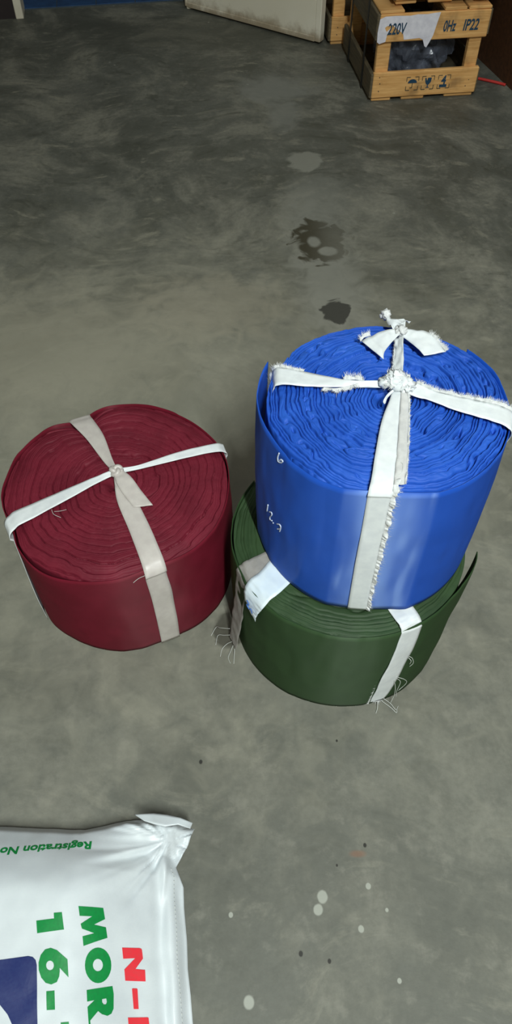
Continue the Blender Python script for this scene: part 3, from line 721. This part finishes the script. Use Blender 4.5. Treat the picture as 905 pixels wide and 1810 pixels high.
# chalk figures on the outer layer
def b_side(th, z):
    q = 1-z/BH; T = np.array([R_(th)])
    r = b_rim(T)*(1+.02*q)+.0035*math.sin(math.pi*q)+.0016*fbm(T*4, np.array([q*4]), 71, 2)*math.sin(math.pi*q)+.0022+b_off(T, np.array([z/BH]))+.0015*np.maximum(0, fbm(T*5+3, np.array([z/BH*2]), 51, 2))+.0013
    return np.array([r[0]*math.cos(T[0]), r[0]*math.sin(T[0]), z])
def chalk(strokes, rad=.0013):
    parts = []
    for st in strokes:
        pts = catmull([b_side(t, z) for t, z in st], 6) if len(st) > 1 else [b_side(st[0][0], st[0][1]), b_side(st[0][0]+.8, st[0][1]-.002)]
        parts.append(tube(pts, rad, 5))
    V, F = merge(parts); mk('chalk_mark', V, F, M['chalk'], blu)
CHALK = {'6': [[(210.4, 0.3245), (209.6, 0.3135), (209.8, 0.306), (210.6, 0.3045), (212.3, 0.309), (213.4, 0.316), (212.0, 0.315), (210.9, 0.309)]], '1': [[(202.8, 0.166), (201.9, 0.1435)]], '2': [[(204.2, 0.1515), (206.2, 0.158), (206.8, 0.154), (205.0, 0.1395), (205.4, 0.134), (207.4, 0.1395)]], '.': [[(208.2, 0.1375), (208.8, 0.1385)]], '7': [[(211.7, 0.1485), (213.8, 0.1555), (214.9, 0.154), (214.2, 0.14), (213.7, 0.134)], [(212.0, 0.1345), (213.0, 0.1385), (214.8, 0.1475)]]}
for kch in CHALK: chalk(CHALK[kch])

# ------------------------------------------------------------------ the white printed sack
SX0, SY0 = -.95, -.16
EDGE = [(-.20, -.075), (-.10, -.085), (.0, -.094), (.062, -.1015), (.115, -.109), (.155, -.116), (.20, -.120), (.25, -.1275), (.285, -.1305), (.318, -.146), (.335, -.138), (.36, -.126), (.40, -.115)]
def sack_edge(y): return np.interp(y, [e[0] for e in EDGE], [e[1] for e in EDGE])
def sack_top(x): return np.interp(x, [-1.0, -.49, -.32, -.29, -.24, -.20, -.12], [.372, .372, .366, .372, .384, .386, .380])
def sack_z(x, y):
    x = np.asarray(x, float); y = np.asarray(y, float)
    s = sack_edge(y)-x; t = sack_top(x)-y
    s2 = x-SX0; t2 = y-SY0
    A = sstep(.032, .20, s)**.8; Bq = sstep(-.01, .13, t)**.62
    A2 = sstep(0, .2, s2)**.6; B2 = sstep(0, .15, t2)**.6
    z = .045+.095*A*Bq*A2*B2
    z = z-.026*sstep(.034, 0, s)-.030*sstep(.02, -.004, t)
    z = z+.006*np.exp(-((s-.020)/.010)**2)*sstep(.02, .08, t)
    z = z-.005*np.exp(-((s-.046)/.010)**2)*sstep(.03, .10, t)+.0022*noise2(x*60, y*9, 21)*sstep(.09, .03, s)
    # creases running out of the corner
    dx = x+.16; dy = y-.345
    an = np.arctan2(dy, dx); rr = np.hypot(dx, dy)
    z = z+.0075*noise1(an*7.0+rr*6, 5)*np.exp(-((rr-.07)/.06)**2)+.0045*noise1(an*13, 6)*np.exp(-((rr-.05)/.05)**2)
    z = z+.0016*fbm(x*18, y*18, 7, 2)+.0012*noise2(x*40+y*25, y*14, 8)*sstep(.16, .03, s)
    z = z+.003*sstep(.10, .0, t)*noise1(x*38+y*9, 12)*sstep(.03, .08, s)
    return z
sack = thing('printed_sack', 'full white woven plastic sack with green and red print lying on the floor', 'sack', (0, 0, 0))
nu, nv = 230, 170
uu = np.linspace(0, 1, nu)**.8; vv = np.linspace(0, 1, nv)
P = np.zeros((nu, nv, 3))
for j, v in enumerate(vv):
    y0 = SY0+v*(.40-SY0)
    xr = sack_edge(y0)
    xs = SX0+(xr-SX0)*uu
    yt = sack_top(xs)
    ys = SY0+v*(yt-SY0)
    P[:, j, 0] = xs; P[:, j, 1] = ys; P[:, j, 2] = sack_z(xs, ys)
top = P.reshape(-1, 3); bot = top.copy()
cxm, cym = -.55, .11
inset = .035
ed = np.minimum.reduce([np.minimum(uu, 1-uu)[:, None]*.8+0*vv[None, :], np.minimum(vv, 1-vv)[None, :]*.5+0*uu[:, None]]).reshape(-1)
bot[:, 2] = np.minimum(top[:, 2]-.0012, .014*(1-sstep(0, .06, ed))+.001)
k = nu*nv
F = grid_faces(nu, nv)+grid_faces(nu, nv, off=k, flip=True)
for i in range(nu-1):
    F.append((i*nv, k+i*nv, k+(i+1)*nv, (i+1)*nv)); j = nv-1
    F.append((i*nv+j, (i+1)*nv+j, k+(i+1)*nv+j, k+i*nv+j))
for j in range(nv-1):
    F.append((j, j+1, k+j+1, k+j)); i = (nu-1)*nv
    F.append((i+j, k+i+j, k+i+j+1, i+j+1))
mk('sack_body', np.vstack([top, bot]), F, M['sack'], sack)
# folded corner of the sack mouth, glossy inside showing
ear = []
for (a, bb) in zip([(-.226, .386, .054), (-.190, .387, .058), (-.165, .384, .059), (-.140, .379, .058), (-.117, .371, .055)],
                   [(-.205, .372, .0655), (-.186, .366, .066), (-.166, .362, .0655), (-.143, .366, .063), (-.121, .361, .054)]):
    a = np.array(a); bb = np.array(bb)
    ear.append([a+(bb-a)*t for t in np.linspace(0, 1, 6)])
sheet('folded_corner', np.array(ear), M['sack'], sack, .0012)
# seam stitching along the mouth
st = []
for i in range(60):
    y = -.1+i*.0068
    if y > .30: break
    x = float(sack_edge(y))-.017; z = float(sack_z(x, y))
    y2 = y+.0042; x2 = float(sack_edge(y2))-.017; z2 = float(sack_z(x2, y2))
    st.append(tube([(x, y, z+.0003), ((x+x2)/2, (y+y2)/2, max(z, z2)+.0009), (x2, y2, z2+.0003)], .0005, 4))
V, F = merge(st); o = mk('stitching', V, F, M['thread'], sack); o['kind'] = 'stuff'

def drape(name, polys, mat, lift=.0011, step=.006):
    """print on the sack: polygons (outer, holes...) in plan, laid on the sack's surface"""
    bm = bmesh.new(); edges = []
    for poly in polys:
        pts = []
        for i in range(len(poly)):
            a = np.array(poly[i]); c2 = np.array(poly[(i+1) % len(poly)])
            n = max(1, int(np.linalg.norm(c2-a)/step))
            for q in range(n): pts.append(a+(c2-a)*q/n)
        vs = [bm.verts.new((p[0], p[1], 0)) for p in pts]
        for i in range(len(vs)): edges.append(bm.edges.new((vs[i], vs[(i+1) % len(vs)])))
    bmesh.ops.triangle_fill(bm, use_beauty=True, use_dissolve=False, edges=edges)
    for _ in range(3):
        lng = [e for e in bm.edges if e.calc_length() > step*1.4]
        if not lng: break
        bmesh.ops.subdivide_edges(bm, edges=lng, cuts=1)
        bmesh.ops.triangulate(bm, faces=[f for f in bm.faces if len(f.verts) > 3])
    bm.normal_update()
    for f in bm.faces:
        if f.normal.z < 0: f.normal_flip()
    for v in bm.verts: v.co.z = float(sack_z(v.co.x, v.co.y))+lift
    me = bpy.data.meshes.new(name); bm.to_mesh(me); bm.free(); me.materials.append(mat)
    o = bpy.data.objects.new(name, me); COL.objects.link(o); o.parent = sack
    return o
#@PRINTS_BEGIN
PRINTS = [
('print_figure', 'ink_green', [[(-0.3548, 0.1986), (-0.3264, 0.2016), (-0.3282, 0.2098), (-0.3153, 0.2109), (-0.3081, 0.1861), (-0.3503, 0.1808)]]),
('print_figure', 'ink_green', [[(-0.2915, 0.1209), (-0.2965, 0.1448), (-0.3056, 0.1511), (-0.3148, 0.1573), (-0.3252, 0.1604), (-0.3338, 0.1582), (-0.3393, 0.1505), (-0.3407, 0.1403), (-0.3386, 0.1302), (-0.3331, 0.1203), (-0.3252, 0.1134), (-0.3161, 0.1113), (-0.308, 0.1145), (-0.3056, 0.122), (-0.3058, 0.1286), (-0.3066, 0.1333)], [(-0.3162, 0.1364), (-0.3162, 0.1342), (-0.3169, 0.1322), (-0.3182, 0.1308), (-0.32, 0.13), (-0.3221, 0.13), (-0.3242, 0.1307), (-0.326, 0.1322), (-0.3274, 0.1341), (-0.3281, 0.1364), (-0.3282, 0.1386), (-0.3275, 0.1406), (-0.3261, 0.1421), (-0.3243, 0.1429), (-0.3222, 0.1429), (-0.3201, 0.1421), (-0.3182, 0.1407), (-0.3169, 0.1387)]]),
('print_dash', 'ink_green', [[(-0.3223, 0.1023), (-0.3098, 0.1033), (-0.3051, 0.0789), (-0.3177, 0.0783)]]),
('print_figure', 'ink_green', [[(-0.3188, 0.0529), (-0.2923, 0.0556), (-0.2938, 0.0626), (-0.2821, 0.0636), (-0.2759, 0.0422), (-0.3147, 0.0376)]]),
('print_letter', 'ink_green', [[(-0.2912, 0.2208), (-0.2542, 0.2217), (-0.2495, 0.2055), (-0.2644, 0.1957), (-0.2466, 0.1935), (-0.2424, 0.1784), (-0.2757, 0.1643), (-0.2789, 0.1776), (-0.2622, 0.1833), (-0.2812, 0.1885), (-0.284, 0.1951), (-0.2686, 0.2075), (-0.2873, 0.2067)]]),
('print_letter', 'ink_green', [[(-0.2324, 0.1403), (-0.2322, 0.1349), (-0.2331, 0.1297), (-0.2348, 0.125), (-0.2373, 0.121), (-0.2405, 0.1179), (-0.2442, 0.1159), (-0.2483, 0.115), (-0.2525, 0.1154), (-0.2566, 0.1169), (-0.2605, 0.1196), (-0.2639, 0.1232), (-0.2668, 0.1275), (-0.2688, 0.1325), (-0.27, 0.1378), (-0.2702, 0.1432), (-0.2695, 0.1484), (-0.2679, 0.1532), (-0.2654, 0.1572), (-0.2621, 0.1604), (-0.2583, 0.1625), (-0.2541, 0.1634), (-0.2498, 0.1631), (-0.2455, 0.1616), (-0.2416, 0.159), (-0.2382, 0.1553), (-0.2354, 0.1508), (-0.2334, 0.1457)], [(-0.2444, 0.1397), (-0.2445, 0.1368), (-0.2454, 0.1341), (-0.2471, 0.1321), (-0.2493, 0.131), (-0.2517, 0.1308), (-0.2542, 0.1317), (-0.2563, 0.1334), (-0.2578, 0.1359), (-0.2586, 0.1388), (-0.2585, 0.1417), (-0.2576, 0.1444), (-0.256, 0.1464), (-0.2538, 0.1476), (-0.2513, 0.1477), (-0.2488, 0.1469), (-0.2467, 0.1451), (-0.2452, 0.1426)]]),
('print_letter', 'ink_green', [[(-0.2631, 0.105), (-0.2277, 0.1123), (-0.2247, 0.102), (-0.2224, 0.0825), (-0.2245, 0.0758), (-0.2296, 0.0727), (-0.2376, 0.0746), (-0.2433, 0.0783), (-0.2524, 0.0658), (-0.25, 0.0562), (-0.2528, 0.0562), (-0.2587, 0.083), (-0.2501, 0.0923), (-0.2602, 0.09)], [(-0.2399, 0.0941), (-0.2344, 0.0954), (-0.2329, 0.0907), (-0.2337, 0.0875), (-0.2367, 0.0872), (-0.2392, 0.0899)]]),
('print_letter', 'ink_red', [[(-0.2198, 0.1666), (-0.1939, 0.1685), (-0.191, 0.1677), (-0.1898, 0.1658), (-0.1872, 0.1537), (-0.1969, 0.138), (-0.1823, 0.1377), (-0.18, 0.1216), (-0.2104, 0.1208), (-0.2133, 0.1362), (-0.1989, 0.1533), (-0.2165, 0.151)]]),
('print_dash', 'ink_red', [[(-0.1994, 0.1102), (-0.1983, 0.111), (-0.1922, 0.1112), (-0.1911, 0.1101), (-0.1867, 0.0835), (-0.194, 0.0832)]]),
('print_letter', 'ink_red', [[(-0.201, 0.0716), (-0.1729, 0.073), (-0.1711, 0.0724), (-0.1683, 0.0594), (-0.1982, 0.0578)]]),
('print_emblem', 'ink_navy', [[(-0.4407, 0.1399), (-0.4019, 0.144), (-0.3587, 0.1492), (-0.3511, 0.1479), (-0.3458, 0.1436), (-0.3428, 0.1369), (-0.3287, 0.0609), (-0.3225, 0.029), (-0.3534, 0.029), (-0.3581, 0.0441), (-0.367, 0.0609), (-0.376, 0.0728), (-0.3899, 0.0849), (-0.4065, 0.0926), (-0.4305, 0.0966)]])]
REG = {'x': -0.2918, 'y': 0.3324, 'ang': -3.0396, 'L': 0.1552, 'h': 0.015}
#@PRINTS_END
for nm, mt, polys in PRINTS: drape(nm, polys, M[mt])
def text_mesh(body, size, sx, shear, offset, align='LEFT'):
    cu = bpy.data.curves.new('lettering', 'FONT'); cu.body = body; cu.size = size; cu.shear = shear; cu.offset = offset
    cu.align_x = align; cu.resolution_u = 3
    o = bpy.data.objects.new('lettering', cu); COL.objects.link(o)
    dg = bpy.context.evaluated_depsgraph_get()
    me = o.evaluated_get(dg).to_mesh()
    V = [(v.co.x*sx, v.co.y) for v in me.vertices]; F = [list(p.vertices) for p in me.polygons]
    bpy.data.objects.remove(o); return V, F
if REG:
    V, F = text_mesh('Registration No', REG['h']/.73, 1.0, 0, .0007)
    kx_ = REG['L']/max(v[0] for v in V); V = [(v[0]*kx_, v[1]) for v in V]
    a = REG['ang']; out = []
    for (x, y) in V:
        X = REG['x']+x*math.cos(a)-y*math.sin(a); Y = REG['y']+x*math.sin(a)+y*math.cos(a)
        out.append((X, Y, float(sack_z(X, Y))+.0012))
    mk('print_lettering', out, F, M['ink_green'], sack, True)

# ------------------------------------------------------------------ wooden crates
def crate(name, label, loc, rz, group, detail=True, upper=False):
    t = thing(name, label, 'crate', loc, rz, group)
    Wd, D, Hh = .455, .54, .345
    wd = M['wood']; wo = M['wood_old']
    pl = lambda a, m=wd, n='plank': mk(n, *box(*a, .003, .0012), m, t, False)
    # skids
    for (x0, x1) in ((.004, .088), (.135, .235), (.325, .451)): pl((x0, x1, .012, D-.01, 0, .016), n='skid')
    # front boards, posts behind them
    pl((0, Wd, 0, .018, .016, .118)); pl((.0, Wd, 0, .018, .232, .332))
    pl((.008, .062, .018, .046, .016, .330), n='post'); pl((.392, .444, .018, .046, .016, .330), n='post')
    pl((.008, .062, D-.046, D-.018, .016, .330), n='post'); pl((.392, .444, D-.046, D-.018, .016, .330), n='post')
    pl((0, Wd, D-.018, D, .016, .118)); pl((0, Wd, D-.018, D, .232, .332))
    # side boards
    for x0, x1 in ((-.010, .006), (Wd-.008, Wd+.008)):
        pl((x0, x1, .004, D-.004, .016, .112), wo); pl((x0, x1, .004, D-.004, .238, .332), wo)
    # floor boards and lid boards
    for i in range(5): pl((.01, Wd-.01, .03+i*.098, .12+i*.098, .016, .030), wo)
    for (x0, x1) in ((.0, .098), (.262, .352), (.362, .455)): pl((x0, x1, .004, D-.006, .332, .345))
    if detail:
        for yb in (.135, .40):
            parts = [box(-.0125, -.010, yb, yb+.020, .0, .346), box(Wd+.008, Wd+.0105, yb, yb+.020, .0, .346), box(-.0125, Wd+.0105, yb, yb+.020, .345, .347)]
            V, F = merge(parts); mk('packing_band', V, F, M['band'], t, False)
        # nail heads
        for grp in (((.026, .10), (.03, .075), (.028, .045), (.415, .10), (.418, .07), (.408, .045)), ((.42, .255), (.41, .31), (.03, .31), (.035, .26))):
            V, F = merge([box(nx-.002, nx+.002, -.0006, .002, nz-.002, nz+.002) for nx, nz in grp])
            o = mk('nail_head', V, F, M['motor'], t, False); o['kind'] = 'stuff'
    return t
CG = 'wooden shipping crates by the wall'
CR = R_(8.0)
cr1 = crate('wooden_crate', 'pine shipping crate on the floor with torn white paper and IP22 stencil', (.491, 3.324, 0), CR, CG)
cr2 = crate('wooden_crate', 'upper pine crate stacked on the stencilled crate, cut off by the photo top edge', (.548, 3.360, .351), CR, CG)
mk('printed_band', *box(.10, .345, -.0012, .0, .020, .105), M['stencil'], cr2, False)
cr3 = crate('wooden_crate', 'pine crate standing behind the stencilled crate next to the open door', (.352, 3.905, 0), CR, CG)
# stencils on the first crate's front
def decal(name, V, F, parent, mat, x, z, y=-.0012):
    mk(name, [(x+a, y, z+c2) for a, c2 in V], F, mat, parent, False)
def flat_poly(pts): return pts, [list(range(len(pts)))]
for body, x, z, size, sx in (('220V', .034, .262, .056, .62), ('0Hz', .263, .262, .056, .55), ('IP22', .345, .262, .056, .66)):
    V, F = text_mesh(body, size, sx, .12, .0012); decal('stencil_lettering', V, F, cr1, M['stencil'], x, z, -.0030)
pp = [(-.004, .236), (.006, .229), (.030, .236), (.034, .262), (.046, .284), (.030, .272), (.022, .286), (.030, .292), (.052, .296), (.058, .290), (.100, .262), (.106, .240), (.170, .243), (.186, .236), (.196, .212), (.205, .206), (.214, .222), (.226, .250), (.236, .300), (.243, .331), (.215, .330), (.190, .327), (.150, .328), (.120, .325), (.060, .327), (.020, .326), (-.002, .318), (-.006, .270)]
bm = bmesh.new(); vs = [bm.verts.new((p[0], -.0018+.0008*math.sin(i*2.1), p[1])) for i, p in enumerate(pp)]
es = [bm.edges.new((vs[i], vs[(i+1) % len(vs)])) for i in range(len(vs))]
bmesh.ops.triangle_fill(bm, use_beauty=True, edges=es)
bmesh.ops.solidify(bm, geom=bm.faces[:], thickness=.0008)
me = bpy.data.meshes.new('paper_sheet'); bm.to_mesh(me); bm.free(); me.materials.append(M['sheet_white'])
o = bpy.data.objects.new('paper_sheet', me); COL.objects.link(o); o.parent = cr1; o['label'] = 'torn white paper glued over the stencil'
def symbol(x, z, kind):
    parts = []
    Lb = lambda x0, x1, z0, z1: box(x+x0, x+x1, -.0016, .001, z+z0, z+z1)
    s = .052
    for sx in (0, 1):
        for sz in (0, 1):
            cx = sx*s; cz = sz*s; dx = .016*(1 if sx == 0 else -1); dz = .016*(1 if sz == 0 else -1)
            parts.append(Lb(min(cx, cx+dx), max(cx, cx+dx), cz-.0012, cz+.0012)); parts.append(Lb(cx-.0012, cx+.0012, min(cz, cz+dz), max(cz, cz+dz)))
    V, F = merge(parts); o = mk('frame_mark', V, F, M['mark'], cr1, False); o['kind'] = 'stuff'
    if kind == 'umbrella':
        pts = [(.008+.018+.020*math.cos(a), .028+.016*math.sin(a)) for a in np.linspace(0, math.pi, 12)]
        decal('umbrella_mark', *flat_poly(pts), cr1, M['stencil'], x, z)
        V, F = merge([Lb(.025, .0275, .010, .030), Lb(.017, .0275, .0085, .011)]); mk('umbrella_handle', V, F, M['mark'], cr1, False)
    if kind == 'glass':
        pts = [(.012, .046), (.017, .046), (.021, .034), (.024, .046), (.040, .046), (.039, .030), (.032, .020), (.028, .018), (.028, .010), (.034, .008), (.034, .006), (.018, .006), (.018, .008), (.024, .010), (.024, .018), (.019, .021), (.014, .030)]
        bm = bmesh.new(); vs = [bm.verts.new((x+a, -.0014, z+c2)) for a, c2 in pts]
        es = [bm.edges.new((vs[i], vs[(i+1) % len(vs)])) for i in range(len(vs))]
        bmesh.ops.triangle_fill(bm, use_beauty=True, edges=es)
        me = bpy.data.meshes.new('glass_mark'); bm.to_mesh(me); bm.free(); me.materials.append(M['stencil'])
        o = bpy.data.objects.new('glass_mark', me); COL.objects.link(o); o.parent = cr1
    if kind == 'four':
        V, F = text_mesh('4', .050, .8, .05, .0015); decal('number_mark', V, F, cr1, M['stencil'], x+.014, z+.016)
        V, F = merge([Lb(.008, .040, .004, .015)]); mk('block_mark', V, F, M['stencil'], cr1, False)
symbol(.145, .042, 'umbrella'); symbol(.213, .042, 'glass'); symbol(.283, .042, 'four')

# the machine packed inside the first crate
def ring_cyl(x0, x1, r, n=28, cy=0, cz=0):
    V = []; F = []
    for i, x in enumerate((x0, x1)):
        for k2 in range(n): V.append((x, cy+r*math.cos(2*math.pi*k2/n), cz+r*math.sin(2*math.pi*k2/n)))
    for k2 in range(n): F.append((k2, (k2+1) % n, n+(k2+1) % n, n+k2))
    F.append(tuple(range(n))[::-1]); F.append(tuple(range(n, 2*n))); return V, F
ml = rot2(.225, .22, CR)
mot = thing('wrapped_machine', 'dark machine wrapped in clear plastic inside the stencilled crate', 'machine', (.491+ml[0], 3.324+ml[1], .031), CR)
mk('motor_body', *ring_cyl(-.09, .07, .092, 32, 0, .118), M['motor'], mot)
mk('end_shield', *ring_cyl(-.115, -.09, .080, 32, 0, .118), M['motor'], mot)
mk('end_shield', *ring_cyl(.07, .095, .080, 32, 0, .118), M['motor'], mot)
mk('shaft', *ring_cyl(.095, .14, .018, 16, 0, .118), M['motor'], mot)
mk('motor_foot', *box(-.08, .06, -.10, .10, 0, .03, .004), M['motor'], mot, False)
mk('terminal_box', *box(-.04, .04, -.04, .04, .205, .25, .004), M['motor'], mot, False)
for i in range(8):
    x = -.083+i*.0205
    mk('cooling_fin', *ring_cyl(x, x+.005, .099, 28, 0, .118), M['motor'], mot)
bm = bmesh.new(); bmesh.ops.create_icosphere(bm, subdivisions=5, radius=1)
V = []
for v in bm.verts:
    cc = v.co; n = float(fbm(cc.x*1.5+cc.z*.8, cc.y*1.5+cc.z*1.4, 77, 3))
    kk = 1+.16*(1-2*abs(n))
    e = lambda q: math.copysign(abs(q)**.7, q)
    V.append((e(cc.x)*.150*kk, e(cc.y)*.125*kk, max(.001, .115+e(cc.z)*.115*kk)))
bm.verts.index_update(); F = [[v.index for v in f.verts] for f in bm.faces]; bm.free()
mk('plastic_wrap', V, F, M['film'], mot, False)

# red cord on the floor by the brown wall
V, F = tube(catmull([(.93, 3.56, .006), (.985, 3.545, .006), (1.03, 3.520, .007), (1.075, 3.497, .006), (1.098, 3.480, .006)], 8), .006, 8)
o = mk('red_cord', V, F, M['red']); o['label'] = 'short red cord lying on the floor beside the brown wall'; o['category'] = 'cord'

# ------------------------------------------------------------------ pieces of a part go under that part
def mesh_pts(o, n=60):
    k = len(o.data.vertices); st_ = max(1, k//n)
    return np.array([o.data.vertices[q].co[:] for q in range(0, k, st_)])
def adopt(root, kids, hosts):
    base = lambda o: o.name.split('.')[0]
    H = [(o, mesh_pts(o, 400)) for o in root.children if base(o) in hosts]
    for o in [o for o in root.children if base(o) in kids]:
        cpt = mesh_pts(o)
        d = [np.min(np.linalg.norm(hp[:, None]-cpt[None], axis=2), axis=0).mean() for _, hp in H]
        o.parent = H[int(np.argmin(d))][0]
for r in (red, grn, blu):
    adopt(r, ('frayed_edge', 'loose_fibres', 'woven_edge', 'loose_thread'), ('tie_ribbon', 'bow_end'))
adopt(blu, ('frayed_tuft', 'crumpled_ribbon'), ('knot', 'bow_end'))
adopt(blu, ('chalk_mark',), ('outer_wrap',)); adopt(grn, ('pen_mark',), ('paper_tag',))
adopt(sack, ('print_letter', 'print_figure', 'print_dash', 'print_emblem', 'print_lettering', 'stitching'), ('sack_body',))
for r in (cr1, cr2, cr3):
    adopt(r, ('nail_head', 'stencil_lettering', 'frame_mark', 'umbrella_mark', 'umbrella_handle', 'glass_mark', 'number_mark', 'block_mark', 'printed_band'), ('plank',))
adopt(mot, ('cooling_fin',), ('motor_body',))
